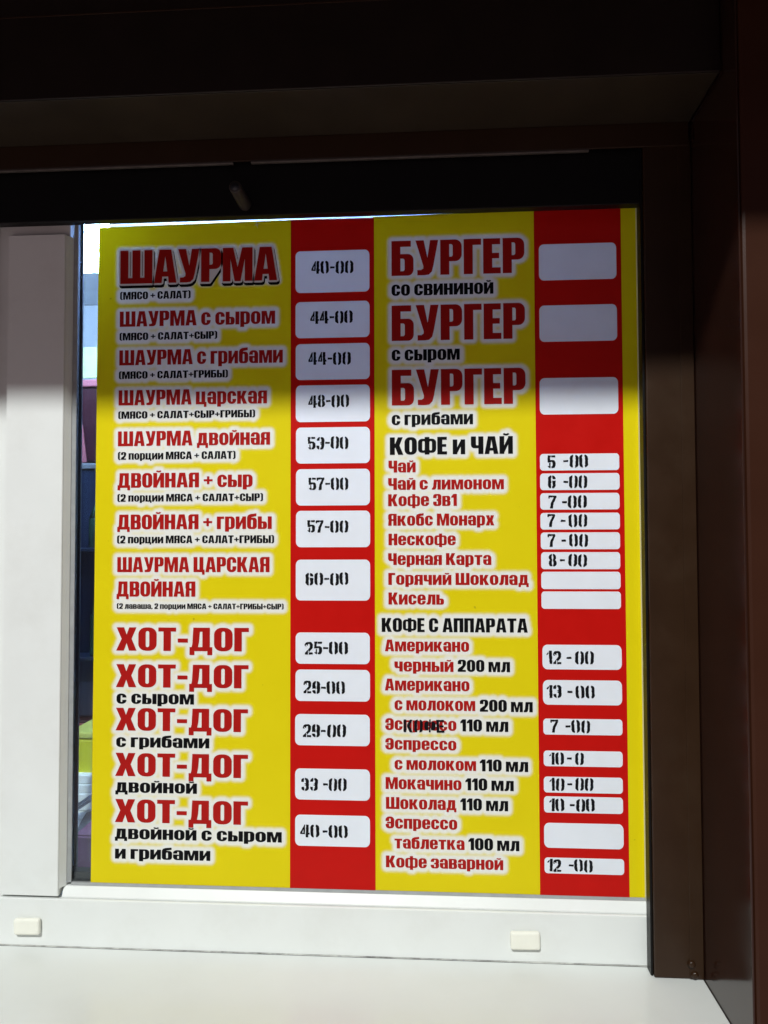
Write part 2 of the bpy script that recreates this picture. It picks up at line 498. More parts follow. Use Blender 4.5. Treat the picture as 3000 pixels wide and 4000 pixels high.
# ------------------------------------------------------------------ roller shutter: box, lip, slat, guide rails
sh = thing('roller_shutter', (-0.4, 0.96, Z_SOF), 'dark brown rolled-up shutter with box and guide rail around the window', 'roller shutter')
x_br = X_REV - 0.0035
box('shutter_box', X_L + 0.004, x_br, 1.0 - D_BOX, 0.9605, Z_SOF, Z_CAN - 0.002, M['shutter'], sh, 0.0012)
box('seam_strip', X_L + 0.004, x_br - 0.001, 1.0 - D_BOX - 0.0012, 1.0 - D_BOX - 0.0002, P(0, 76, D_BOX).z, P(0, 70, D_BOX).z, M['brown'], sh, 0.0003)
box('soffit_lit_face', X_L + 0.006, x_br - 0.002, 1.0 - D_BOX + 0.0015, 0.9570, Z_SOF - 0.0012, Z_SOF - 0.0002, M['soffit'], sh, 0.0004)  # thin sheet added to carry the lighter underside colour
z_lip = P(1500, 620, D_LIP).z
box('front_lip', X_L + 0.004, x_br - 0.002, 0.9575, 0.9605, z_lip + 0.0022, Z_SOF - 0.0006, M['brown'], sh, 0.0008)
xa, xb = P(913, 640, D_LIP).x, P(981, 640, D_LIP).x
for u0, u1 in ((X_L + 0.004, xa), (xb, P(2300, 595, D_LIP).x)):  # painted edge highlight, broken where the stopper blocks the reflection
    box('lip_edge_highlight', u0, u1, 0.9565, 0.9615, z_lip - 0.0012, z_lip + 0.0018, M['shutter_edge'], sh, 0.0009)
z_slat = P(300, 873, 0.026).z
box('end_slat', X_L + 0.004, X_REV - 0.045, 0.966, 0.980, z_slat, Z_SOF + 0.02, M['slat'], sh, 0.001)
pb = P(958, 800, 0.034)
st = cylinder('stopper', (pb.x, 0.9662, pb.z), (pb.x, 0.914, pb.z), 0.0085, 0.0075, M['stopper'], sh, bev=0.0015)
cylinder('stopper_hole', (pb.x, 0.9139, pb.z), (pb.x, 0.9134, pb.z), 0.0052, 0.0052, M['black'], st)


def guide(x0, x1, sgn):
    xm = P(2676, 2600, D_GUIDE).x if sgn > 0 else (x0 + x1) / 2
    g = box('guide_rail', x0, x1, 1.0 - D_GUIDE, 0.9815, Z_SILL + 0.0008, Z_SOF - 0.002 - 0.02, M['brown'], sh, 0.0015)
    box('cover_strip', xm, x1 - 0.0005, 1.0 - D_GUIDE - 0.0012, 1.0 - D_GUIDE - 0.0001, Z_SILL + 0.0012, Z_SOF - 0.024, M['brown'], g, 0.0005)
    return g


xg = P(2550, 3300, D_GUIDE).x
box('added_guide_shade_strip', xg - 0.0032, xg - 0.0003, 1.0 - D_GUIDE + 0.004, 0.9812, Z_SILL + 0.001, Z_SOF - 0.024, M['slat'], sh, 0.0006)  # black strip added over the guide's left face to keep it dark
gr = guide(P(2550, 3300, D_GUIDE).x, X_REV - 0.003, 1)
guide(X_L + 0.004, X_L + 0.065, -1)
for px, py in ((2700, 3764), (2712, 3806)):
    q = P(px, py, D_GUIDE)
    cylinder('rivet', (q.x, 0.9590, q.z), (q.x, 0.9555, q.z), 0.0052, 0.0034, M['brown'], gr, seg=16, bev=0.0010)
q = P(2720, 547, D_LIP)
cylinder('screw', (q.x, 0.9574, q.z), (q.x, 0.9555, q.z), 0.0032, 0.0018, M['steel'], sh, seg=12, bev=0.0006)

# ------------------------------------------------------------------ lettering: heavy condensed grotesque drawn as polygons
def rect(x0, y0, x1, y1):
    return [(x0, y0), (x1, y0), (x1, y1), (x0, y1)]


def rr(x0, y0, x1, y1, r, corners='1111', n=5):
    """rounded rectangle; corners = bl br tr tl"""
    rx = min(r, (x1 - x0) / 2)
    ry = min(r * 1.15, (y1 - y0) / 2)
    out = []
    for k, (cx, cy, a0) in enumerate(((x0 + rx, y0 + ry, 180), (x1 - rx, y0 + ry, 270), (x1 - rx, y1 - ry, 0), (x0 + rx, y1 - ry, 90))):
        if corners[k] == '0':
            out.append(((x0, y0), (x1, y0), (x1, y1), (x0, y1))[k])
        else:
            for i in range(n + 1):
                t = math.radians(a0 + 90 * i / n)
                out.append((cx + rx * math.cos(t), cy + ry * math.sin(t)))
    return out


XH = 0.84


def breve(cx, y):
    o = []
    for i in range(9):
        t = math.radians(200 + 140 * i / 8)
        o.append((cx + 0.17 * math.cos(t), y + 0.17 + 0.15 * math.sin(t)))
    for i in range(9):
        t = math.radians(340 - 140 * i / 8)
        o.append((cx + 0.085 * math.cos(t), y + 0.19 + 0.065 * math.sin(t)))
    return o


def G(ch):
    """list of (op, polygon) and width; caps have height 1"""
    up = ch.upper()
    low = ch != up
    h = XH if low else 1.0
    s = 0.232 if low else 0.243        # stem
    t = 0.158 if low else 0.172        # bar
    A, S = 1, 0
    g = []
    def add(p): g.append((A, p))
    def sub(p): g.append((S, p))
    def ring(x0, y0, x1, y1, r=0.25, c='1111'):
        add(rr(x0, y0, x1, y1, r, c))
        sub(rr(x0 + s, y0 + t * 0.9, x1 - s, y1 - t * 0.9, 0.06))
    if ch == 'а':
        w = 0.56
        add(rr(0, 0, w, h, 0.22)); add(rect(w - s, 0, w, 0.3))
        sub(rr(s, 0.46, w - s, h - 0.13, 0.05, '0011')); sub(rect(-0.02, 0.475, s + 0.01, 0.55))
        sub(rr(s, 0.115, w - s, 0.36, 0.05))
        return g, w
    if ch == 'б':
        w = 0.57
        add(rr(0, 0, w, 0.76, 0.18)); add(rect(0, 0.3, s, 0.62))
        sub(rr(s, 0.125, w - s, 0.62, 0.06))
        add([(0, 0.5), (s, 0.5), (s, 0.72), (0.27, 0.80), (w - 0.03, 0.86), (w - 0.03, 1.04), (0.2, 1.0), (0.06, 0.92), (0, 0.78)])
        return g, w
    if ch == 'е':
        w = 0.57
        add(rr(0, 0, w, h, 0.23)); sub(rr(s, 0.50, w - s, h - 0.125, 0.05)); sub(rr(s, 0.12, w - s, 0.375, 0.05))
        sub(rect(w - s - 0.01, 0.30, w + 0.02, 0.375))
        return g, w
    if ch == 'р':
        w = 0.57
        add(rr(0, 0, w, h, 0.21, '0110')); sub(rr(s, 0.125, w - s, h - 0.125, 0.05)); add(rect(0, -0.17, s, 0.2))
        return g, w
    if ch == 'ф':
        w = 0.86
        add(rr(0, 0, w, h, 0.17)); sub(rr(0.20, 0.125, 0.325, h - 0.125, 0.05)); sub(rr(w - 0.325, 0.125, w - 0.20, h - 0.125, 0.05))
        add(rect(0.325, -0.17, w - 0.325, 1.0))
        return g, w
    if up == 'А':
        return [(A, [(0, 0), (0.16, 1), (0.50, 1), (0.66, 0), (0.435, 0), (0.415, 0.19), (0.245, 0.19), (0.225, 0)]),
                (S, [(0.33, 0.80), (0.27, 0.345), (0.39, 0.345)])], 0.66
    if up == 'Б':
        w = 0.60
        add(rr(0, 0, w, 0.62, 0.15, '0110')); add(rect(0, 0.3, s, 1)); add(rect(0, 1 - t, w - 0.07, 1))
        sub(rr(s, 0.13, w - s, 0.49, 0.05, '0110'))
        return g, w
    if up == 'В':
        w = 0.60 if not low else 0.57
        add(rr(0, 0, w, h * 0.56, 0.15, '0110')); add(rr(0, h * 0.47, w - 0.015, h, 0.15, '0110')); add(rect(0, 0, s, h))
        sub(rr(s, 0.13 * h, w - s, 0.43 * h, 0.05, '0110')); sub(rr(s, 0.585 * h, w - s - 0.01, h * 0.87, 0.05, '0110'))
        sub([(w + 0.02, 0.49 * h), (w + 0.02, 0.56 * h), (w - 0.05, 0.52 * h)])
        return g, w
    if up == 'Г':
        return [(A, rect(0, 0, s, h)), (A, rect(0, h - t, 0.47 if not low else 0.42, h))], (0.47 if not low else 0.42)
    if up == 'Д':
        w = 0.74 if not low else 0.68
        return [(A, [(0.12, h), (w - 0.08, h), (w - 0.08, 0.05), (0.05, 0.05), (0.09, 0.30 * h)]),
                (S, [(0.335, h - t), (w - 0.08 - s, h - t), (w - 0.08 - s, t), (0.275, t), (0.31, 0.4 * h)]),
                (A, rect(0, 0.0, w, t)), (A, rect(0, -0.17, 0.16, 0.05)), (A, rect(w - 0.16, -0.17, w, 0.05))], w
    if up == 'Е':
        return [(A, rect(0, 0, s, h)), (A, rect(0, 0, 0.47, t)), (A, rect(0, h - t, 0.46, h)), (A, rect(0, h * 0.43, 0.43, h * 0.43 + t * 0.9))], 0.47
    if up in 'ИЙ':
        w = 0.64 if not low else 0.60
        add(rect(0, 0, s - 0.015, h)); add(rect(w - s + 0.015, 0, w, h))
        add([(s - 0.03, 0.04 * h), (w - s + 0.03, 0.56 * h), (w - s + 0.03, 0.96 * h), (s - 0.03, 0.44 * h)])
        if up == 'Й': add(breve(w / 2, h + 0.01))
        return g, w
    if up == 'К':
        w = 0.66 if not low else 0.62
        return [(A, rect(0, 0, s, h)), (A, [(s - 0.02, 0.40 * h), (s + 0.03, 0.40 * h), (w - 0.255, 0), (w, 0), (w - 0.19, 0.53 * h), (w - 0.03, h), (w - 0.265, h), (s + 0.02, 0.63 * h), (s - 0.02, 0.63 * h)])], w
    if up == 'Л':
        w = 0.66 if not low else 0.61
        return [(A, [(0.13, h), (w, h), (w, 0), (w - s, 0), (w - s, h - t), (0.335, h - t), (0.305, 0.22), (0.26, 0.06), (0.17, 0.0), (0, 0), (0, 0.15), (0.055, 0.16), (0.08, 0.24)])], w
    if up == 'М':
        w = 0.86 if not low else 0.80
        c = w / 2
        return [(A, [(0, 0), (0, h), (0.30, h), (c, 0.42 * h), (w - 0.30, h), (w, h), (w, 0), (w - s + 0.02, 0), (w - s + 0.02, 0.66 * h), (c + 0.085, 0), (c - 0.085, 0), (s - 0.02, 0.66 * h), (s - 0.02, 0)])], w
    if up == 'Н':
        w = 0.62 if not low else 0.58
        return [(A, rect(0, 0, s, h)), (A, rect(w - s, 0, w, h)), (A, rect(0, 0.42 * h, w, 0.42 * h + t))], w
    if up == 'О':
        w = 0.60 if not low else 0.57
        ring(0, 0, w, h)
        return g, w
    if ch == '0':
        ring(0, 0, 0.57, 1)
        return g, 0.57
    if up == 'П':
        w = 0.62 if not low else 0.58
        return [(A, rect(0, 0, s, h)), (A, rect(w - s, 0, w, h)), (A, rect(0, h - t, w, h))], w
    if up == 'Р':
        w = 0.58
        add(rect(0, 0, s, 1)); add(rr(0, 0.38, w, 1, 0.17, '0110')); sub(rr(s, 0.51, w - s, 0.87, 0.05, '0110'))
        return g, w
    if up in 'СЭ':
        w = 0.60 if not low else 0.56
        ring(0, 0, w, h)
        sub(rect(w - s - 0.01, 0.385 * h, w + 0.02, 0.615 * h))
        if up == 'Э':
            g.append((A, rect(0.2, 0.42 * h, w - 0.1, 0.42 * h + 0.14)))
            g = [(o, [(w - x, y_) for x, y_ in p][::-1]) for o, p in g]
        return g, w
    if up == 'Т':
        w = 0.58 if not low else 0.54
        return [(A, rect(0, h - t, w, h)), (A, rect(w / 2 - s / 2, 0, w / 2 + s / 2, h))], w
    if up == 'У':
        return [(A, [(0, 1), (0.225, 1), (0.325, 0.50), (0.40, 1), (0.62, 1), (0.485, 0.26), (0.445, 0.10), (0.36, 0.015), (0.25, 0), (0.05, 0), (0.05, 0.15), (0.15, 0.15), (0.21, 0.19), (0.215, 0.26)])], 0.62
    if up == 'Ф':
        w = 0.88
        add(rr(0, 0.10, w, 0.90, 0.19)); sub(rr(0.205, 0.235, 0.325, 0.765, 0.05)); sub(rr(w - 0.325, 0.235, w - 0.205, 0.765, 0.05))
        add(rect(0.325, 0, w - 0.325, 1))
        return g, w
    if up == 'Х':
        w = 0.66 if not low else 0.58
        c = w / 2
        return [(A, [(0, h), (0.245, h), (c, 0.69 * h), (w - 0.245, h), (w - 0.01, h), (c + 0.165, 0.51 * h), (w, 0), (w - 0.25, 0), (c, 0.33 * h), (0.24, 0), (-0.01, 0), (c - 0.165, 0.51 * h)])], w
    if up == 'Ц':
        w = 0.62 if not low else 0.58
        return [(A, rect(0, 0, s, h)), (A, rect(w - s, 0, w, h)), (A, rect(0, 0, w + 0.08, t)), (A, rect(w - 0.08, -0.17, w + 0.08, 0.05))], w + 0.08
    if up == 'Ч':
        w = 0.60 if not low else 0.56
        return [(A, rect(w - s, 0, w, h)), (A, [(0, h), (0, 0.53 * h), (0.03, 0.40 * h), (0.12, 0.335 * h), (w - 0.1, 0.335 * h), (w - 0.1, 0.50 * h), (0.26, 0.50 * h), (s, 0.545 * h), (s, h)])], w
    if up == 'Ш':
        w = 0.94 if not low else 0.87
        c = w / 2
        return [(A, rect(0, 0, s - 0.01, h)), (A, rect(c - s / 2 + 0.005, 0, c + s / 2 - 0.005, h)), (A, rect(w - s + 0.01, 0, w, h)), (A, rect(0, 0, w, t))], w
    if up in 'ЬЫ':
        w = 0.57 if not low else 0.53
        add(rect(0, 0, s, h)); add(rr(0, 0, w, 0.60 * h, 0.15, '0110')); sub(rr(s, 0.13 * h, w - s, 0.46 * h, 0.05, '0110'))
        if up == 'Ы':
            add(rect(w + 0.045, 0, w + 0.045 + s, h)); w = w + 0.045 + s
        return g, w
    if up == 'Я':
        w = 0.60 if not low else 0.56
        add(rect(0, 0, s, h)); add(rr(0, 0.41 * h, w, h, 0.16, '0110')); add([(0.2, 0.5 * h), (0.34, 0), (0.34 + s + 0.02, 0), (w - 0.03, 0.5 * h)])
        sub(rr(s, 0.545 * h, w - s, 0.87 * h, 0.05, '0110')); sub([(s, 0), (w - s, 0), (w - s, 0.40 * h), (s, 0.40 * h)])
        g = [(o, [(w - x, y_) for x, y_ in p][::-1]) for o, p in g]
        return g, w
    if up == 'З' or ch == '3':
        w = 0.57
        add(rr(0, 0, w, h, 0.18)); sub(rr(s, 0.56 * h, w - s, 0.875 * h, 0.05)); sub(rr(s, 0.125 * h, w - s, 0.43 * h, 0.05))
        sub(rect(-0.02, 0.36 * h, s + 0.005, 0.66 * h)); sub([(w + 0.02, 0.45 * h), (w + 0.02, 0.56 * h), (w - 0.05, 0.505 * h)])
        return g, w
    if ch == '1':
        return [(A, rect(0.15, 0, 0.38, 1)), (A, [(0, 0.80), (0, 0.66), (0.2, 0.72), (0.2, 1), (0.15, 1)])], 0.38
    if ch == '2':
        w = 0.57
        add(rr(0, 0.42, w, 1, 0.18)); sub(rr(s, 0.40, w - s, 0.865, 0.05)); sub(rect(-0.02, 0.40, w - s, 0.64))
        sub(rect(-0.02, 0.40, w + 0.02, 0.60))
        add([(w - s, 0.62), (w, 0.66), (w - 0.03, 0.52), (0.31, 0.15), (0, 0.15), (0.03, 0.26), (w - s, 0.52)])
        add(rect(0, 0, w - 0.02, 0.16))
        return g, w
    if ch in '()':
        w = 0.29
        add(rr(0, -0.03, 0.7, 1.03, 0.2)); sub(rr(0.20, 0.09, 0.8, 0.91, 0.07)); sub(rect(w, -0.1, 0.8, 1.1))
        if ch == ')':
            g = [(o, [(w - x, y_) for x, y_ in p][::-1]) for o, p in g]
        return g, w
    if ch == '+':
        return [(A, rect(0, 0.40, 0.52, 0.54)), (A, rect(0.19, 0.20, 0.33, 0.74))], 0.52
    if ch == '-':
        return [(A, rect(0, 0.36, 0.33, 0.53))], 0.33
    if ch == ',':
        return [(A, [(0, 0), (0.2, 0), (0.2, -0.03), (0.12, -0.16), (0.03, -0.16), (0.08, 0), (0, 0)][:-1]), (A, rect(0, 0, 0.2, 0.18))], 0.2
    raise KeyError(ch)


def STEN(ch):
    """stencilled marker digits, height 1"""
    A, S = 1, 0
    g = []
    def add(p): g.append((A, p))
    def sub(p): g.append((S, p))
    w, k, b = 0.52, 0.205, 0.14
    if ch == '0' or ch == 'О':
        add(rr(0, 0, 0.58, 1, 0.22)); sub(rr(0.20, 0.14, 0.38, 0.86, 0.07)); sub(rect(0.225, -0.1, 0.355, 1.1))
        return g, 0.58
    if ch == '1':
        return [(A, rect(0.17, 0, 0.36, 1)), (A, [(0, 0.74), (0.02, 0.66), (0.14, 0.76), (0.14, 0.93)])], 0.36
    if ch == '2':
        add(rr(0, 0.45, w, 1, 0.2)); sub(rr(k, 0.40, w - k, 0.85, 0.07)); sub(rect(-0.02, 0.40, w - k, 0.66)); sub(rect(-0.02, 0.4, w + .02, 0.55))
        add([(w - k, 0.56), (w, 0.60), (w - 0.06, 0.44), (0.24, 0.16), (0, 0.0), (0, 0.12), (w - k - 0.05, 0.46)])
        add(rect(0.0, 0, w, 0.16)); sub(rect(0.20, -0.1, 0.25, 0.3)); sub([(0.05, 0.72), (0.3, 0.52), (0.33, 0.57), (0.1, 0.78)])
        return g, w
    if ch == '3':
        add(rr(0, 0, w, 1, 0.2)); sub(rr(k * 0.9, 0.57, w - k, 0.85, 0.07)); sub(rr(k * 0.9, 0.14, w - k, 0.43, 0.07))
        sub(rect(-0.02, 0.30, k + 0.03, 0.70)); sub(rect(-0.02, 0.47, 0.30, 0.53)); sub(rect(0.20, 0.84, 0.26, 1.1)); sub(rect(0.20, -0.1, 0.26, 0.15))
        return g, w
    if ch == '4':
        add([(0, 0.24), (0, 0.38), (0.24, 1.0), (0.30, 1.0), (0.30, 0.24)]); sub([(0.12, 0.36), (0.20, 0.62), (0.20, 0.36)])
        add(rect(0.35, 0, 0.53, 1)); add(rect(0.3, 0.24, 0.60, 0.37)); sub(rect(0.30, 0.10, 0.345, 1.05))
        return g, 0.60
    if ch == '5':
        add(rr(0, 0, w, 0.64, 0.2)); sub(rr(k * 0.9, 0.14, w - k, 0.50, 0.07)); sub(rect(-0.02, 0.17, 0.1, 0.42)); add(rect(0, 0.48, 0.16, 1)); add(rect(0, 0.85, w - 0.02, 1))
        sub(rect(0.195, 0.70, 0.235, 1.1)); sub(rect(0.20, -0.1, 0.25, 0.2)); sub(rect(-0.1, 0.40, 0.2, 0.45))
        return g, w
    if ch in '69':
        add(rr(0, 0, w, 1, 0.22)); sub(rr(k, 0.14, w - k, 0.44, 0.07)); sub(rr(k, 0.60, w - k, 0.86, 0.07)); sub(rect(w - k - 0.01, 0.60, w + 0.02, 0.72)); sub(rect(0.23, -0.1, 0.29, 1.1))
        if ch == '9':
            g = [(o, [(w - x, 1 - y_) for x, y_ in p]) for o, p in g]
        return g, w
    if ch == '7':
        return [(A, rect(0, 0.85, w, 1)), (A, [(w - 0.17, 0.85), (w, 0.85), (w - 0.17, 0.42), (w - 0.22, 0), (0.10, 0), (0.17, 0.42)]), (A, rect(0, 0.76, 0.09, 0.9)), (S, [(0.30, 0.80), (0.34, 0.80), (0.30, 0.9), (0.26, 0.9)])], w
    if ch == '8':
        add(rr(0, 0, w, 0.54, 0.2)); add(rr(0.02, 0.46, w - 0.02, 1, 0.2)); sub(rr(k, 0.13, w - k, 0.42, 0.07)); sub(rr(k, 0.60, w - k, 0.87, 0.07)); sub(rect(0.23, -0.1, 0.29, 1.1))
        return g, w
    if ch == '-':
        return [(A, rect(0, 0.42, 0.32, 0.57))], 0.32
    if ch == 'К':
        return [(A, rect(0, 0, 0.17, 1)), (A, [(0.22, 0.45), (0.40, 0), (0.58, 0), (0.40, 0.5), (0.56, 1), (0.40, 1), (0.22, 0.6)])], 0.58
    if ch == 'Ф':
        add(rr(0, 0.15, 0.74, 0.85, 0.2)); sub(rect(0.28, 0, 0.32, 1)); sub(rect(0.42, 0, 0.46, 1)); add(rect(0.32, 0, 0.42, 1))
        return g, 0.74
    if ch == 'Е':
        return [(A, rect(0, 0, 0.18, 1)), (A, rect(0.18, 0.84, 0.5, 1)), (A, rect(0.22, 0.43, 0.46, 0.57)), (A, rect(0.18, 0, 0.5, 0.16))], 0.5
    raise KeyError(ch)


def ccw(p):
    a = sum(p[i - 1][0] * p[i][1] - p[i][0] * p[i - 1][1] for i in range(len(p)))
    return list(p) if a > 0 else list(p)[::-1]


def rough_poly(p, step=0.10, amp=0.014):
    out = []
    for i in range(len(p)):
        a, b = p[i], p[(i + 1) % len(p)]
        L = math.hypot(b[0] - a[0], b[1] - a[1])
        n = max(1, int(L / step))
        for k in range(n):
            t = k / n
            out.append((a[0] + (b[0] - a[0]) * t + random.uniform(-amp, amp), a[1] + (b[1] - a[1]) * t + random.uniform(-amp, amp)))
    return out


def boolean_tris(ops):
    """2-D union / difference of polygons in sequence -> (n, 3, 2) triangles"""
    verts, faces = [], []
    for op, poly in ops:
        poly = ccw(poly)
        i0 = len(verts)
        verts += [Vector(p) for p in poly]
        faces.append(list(range(i0, i0 + len(poly))))
    vo, eo, fo, _, _, of = delaunay_2d_cdt(verts, [], faces, 0, 1e-5, True)
    out = []
    for f, src in zip(fo, of):
        s_ = set(src)
        on = False
        for k, (op, _p) in enumerate(ops):
            if k in s_:
                on = bool(op)
        if on:
            out.append([tuple(vo[i]) for i in f])
    return np.array(out, float).reshape(-1, 3, 2)


CACHE = {}


def glyph(ch):
    if ch not in CACHE:
        ops, w = G(ch)
        CACHE[ch] = (boolean_tris(ops), w)
    return CACHE[ch]


def layout(text, gap=0.055, space=0.22, stencil=False):
    x = 0.0
    tris = []
    per = []
    for ch in text:
        if ch == ' ':
            x += space
            continue
        if stencil:
            ops, w = STEN(ch)
            ops = [(o, rough_poly(p)) for o, p in ops]
            t = boolean_tris(ops).copy()
            a = random.uniform(-0.035, 0.035)
            c_, s_ = math.cos(a), math.sin(a)
            t = np.stack([t[..., 0] * c_ - t[..., 1] * s_, t[..., 0] * s_ + t[..., 1] * c_ + random.uniform(-0.03, 0.03)], -1)
        else:
            t, w = glyph(ch)
            t = t.copy()
        t = t + np.array([x, 0.0])
        tris.append(t)
        per.append(t)
        x += w + gap
    T = np.concatenate(tris)
    return T, per


REG = {'A': (380, 820), 'B': (380, 1480), 'C': (380, 2100), 'D': (380, 2700),
       'E': (1440, 820), 'F': (1440, 1480), 'G': (1440, 2100), 'H': (1440, 2700)}
K = 1659 / 1100.0


def zp(reg, x, y, d=0.0):
    o = REG[reg]
    return P(o[0] + x / K, o[1] + y / K, d)


def fit(T, reg, xl, xr, top, base):
    """scale a text layout to its measured place on the poster -> (n,3,2) in (x, z)"""
    p0, p1, p2 = zp(reg, xl, base), zp(reg, xl, top), zp(reg, xr, base)
    xmin, xmax = T[..., 0].min(), T[..., 0].max()
    u = p0.x + (T[..., 0] - xmin) / (xmax - xmin) * (p2.x - p0.x)
    v = p0.z + T[..., 1] * (p1.z - p0.z)
    return np.stack([u, v], -1)


def flat_mesh(name, T, y, material, parent):
    n = len(T)
    V = np.zeros((n * 3, 3))
    V[:, 0] = T[..., 0].ravel()
    V[:, 1] = y
    V[:, 2] = T[..., 1].ravel()
    # triangles face the street (-y)
    a = (T[:, 1, 0] - T[:, 0, 0]) * (T[:, 2, 1] - T[:, 0, 1]) - (T[:, 2, 0] - T[:, 0, 0]) * (T[:, 1, 1] - T[:, 0, 1])
    F = np.arange(n * 3).reshape(n, 3)
    F[a < 0] = F[a < 0][:, ::-1]
    me = bpy.data.meshes.new(name)
    me.from_pydata(V.tolist(), [], F.tolist())
    bm = bmesh.new()
    bm.from_mesh(me)
    bmesh.ops.remove_doubles(bm, verts=bm.verts, dist=1e-6)
    bm.to_mesh(me)
    bm.free()
    return link_mesh(name, me, material, parent)


# ------------------------------------------------------------------ the menu poster
TL, TRc, BL, BR = P(386, 889), P(2493, 806), P(354, 3461), P(2517, 3514)
PX0, PX1 = (TL.x + BL.x) / 2, (TRc.x + BR.x) / 2
PZ0 = (BL.z + BR.z) / 2
PZ1 = (TL.z + TRc.z) / 2
poster = thing('menu_poster', ((PX0 + PX1) / 2, 1.0, PZ0), 'yellow and red menu poster with white price fields stuck on the window', 'menu poster')

RED, BLK = 'ink_red', 'ink_black'
def xt(base, xtop):                  # cap height from a measured x-height
    return base - (base - xtop) / XH

LINES = [
    ('(МЯСО + САЛАТ)', BLK, 'A', 135, 550, 485, 530), ('ШАУРМА с сыром', RED, 'A', 133, 1048, 600, 690),
    ('(МЯСО + САЛАТ+СЫР)', BLK, 'A', 132, 707, 726, 770), ('ШАУРМА с грибами', RED, 'A', 130, 1093, 828, 917),
    ('(МЯСО + САЛАТ+ГРИБЫ)', BLK, 'A', 128, 770, 953, 997),
    ('ШАУРМА царская', RED, 'B', 126, 1000, 68, 157), ('(МЯСО + САЛАТ+СЫР+ГРИБЫ)', BLK, 'B', 124, 930, 193, 236),
    ('ШАУРМА двойная', RED, 'B', 122, 1018, 310, 397), ('(2 порции МЯСА + САЛАТ)', BLK, 'B', 122, 815, 432, 477),
    ('ДВОЙНАЯ + сыр', RED, 'B', 120, 915, 556, 642), ('(2 порции МЯСА + САЛАТ+СЫР)', BLK, 'B', 119, 977, 680, 724),
    ('ДВОЙНАЯ + грибы', RED, 'B', 118, 1028, 800, 887), ('(2 порции МЯСА + САЛАТ+ГРИБЫ)', BLK, 'B', 117, 1042, 924, 969),
    ('ШАУРМА ЦАРСКАЯ', RED, 'C', 118, 1015, 115, 203), ('ДВОЙНАЯ', RED, 'C', 114, 578, 258, 347),
    ('(2 лаваша, 2 порции МЯСА + САЛАТ+ГРИБЫ+СЫР)', BLK, 'C', 116, 1098, 387, 419),
    ('ХОТ-ДОГ', RED, 'C', 112, 893, 528, 665), ('ХОТ-ДОГ', RED, 'C', 110, 891, 745, 880), ('с сыром', BLK, 'C', 114, 570, xt(978, 918), 978),
    ('ХОТ-ДОГ', RED, 'D', 108, 888, 97, 230), ('с грибами', BLK, 'D', 112, 660, xt(328, 270), 328),
    ('ХОТ-ДОГ', RED, 'D', 106, 888, 362, 498), ('двойной', BLK, 'D', 107, 587, xt(595, 535), 595),
    ('ХОТ-ДОГ', RED, 'D', 104, 888, 634, 770), ('двойной с сыром', BLK, 'D', 104, 1087, xt(868, 808), 868),
    ('и грибами', BLK, 'D', 105, 666, xt(985, 927), 985),
    ('БУРГЕР', RED, 'E', 135, 918, 185, 390), ('со свининой', BLK, 'E', 135, 735, xt(508, 441), 508),
    ('БУРГЕР', RED, 'E', 136, 922, 565, 773), ('с сыром', BLK, 'E', 136, 537, xt(890, 825), 890),
    ('БУРГЕР', RED, 'F', 137, 925, -52, 157), ('с грибами', BLK, 'F', 136, 615, xt(273, 213), 273),
    ('КОФЕ и ЧАЙ', BLK, 'F', 125, 850, 345, 448), ('Чай', RED, 'F', 117, 277, 482, 552), ('Чай с лимоном', RED, 'F', 115, 797, 585, 654),
    ('Кофе 3в1', RED, 'F', 115, 520, 680, 750), ('Якобс Монарх', RED, 'F', 115, 740, 795, 865), ('Нескофе', RED, 'F', 117, 513, 912, 980),
    ('Черная Карта', RED, 'G', 115, 723, 92, 161), ('Горячий Шоколад', RED, 'G', 116, 943, 208, 278), ('Кисель', RED, 'G', 117, 444, 323, 394),
    ('КОФЕ С АППАРАТА', BLK, 'G', 77, 937, 473, 555), ('Американо', RED, 'G', 96, 592, 600, 669),
    ('черный', RED, 'G', 152, 500, 718, 788), ('200 мл', BLK, 'G', 525, 833, 719, 790),
    ('Американо', RED, 'G', 96, 594, 830, 900), ('с молоком', RED, 'G', 153, 628, 946, 1016), ('200 мл', BLK, 'G', 655, 967, 954, 1025),
    ('Эспрессо', RED, 'H', 98, 517, 158, 228), ('110 мл', BLK, 'H', 540, 823, 165, 236), ('Эспрессо', RED, 'H', 98, 517, 275, 343),
    ('с молоком', RED, 'H', 153, 633, 393, 461), ('110 мл', BLK, 'H', 655, 940, 401, 471),
    ('Мокачино', RED, 'H', 100, 547, 505, 575), ('110 мл', BLK, 'H', 570, 855, 512, 583),
    ('Шоколад', RED, 'H', 102, 517, 622, 692), ('110 мл', BLK, 'H', 540, 822, 630, 701), ('Эспрессо', RED, 'H', 100, 522, 737, 807),
    ('таблетка', RED, 'H', 153, 565, 857, 925), ('100 мл', BLK, 'H', 588, 888, 864, 935), ('Кофе заварной', RED, 'H', 102, 793, 967, 1036),
]
Y0 = 1.0
fitted = []
for text, ink, reg, xl, xr, top, base in LINES:
    T, _ = layout(text)
    F_ = fit(T, reg, xl, xr, top, base)
    fitted.append(F_)
    flat_mesh('lettering', F_, Y0 - 0.0004, M[ink], poster)
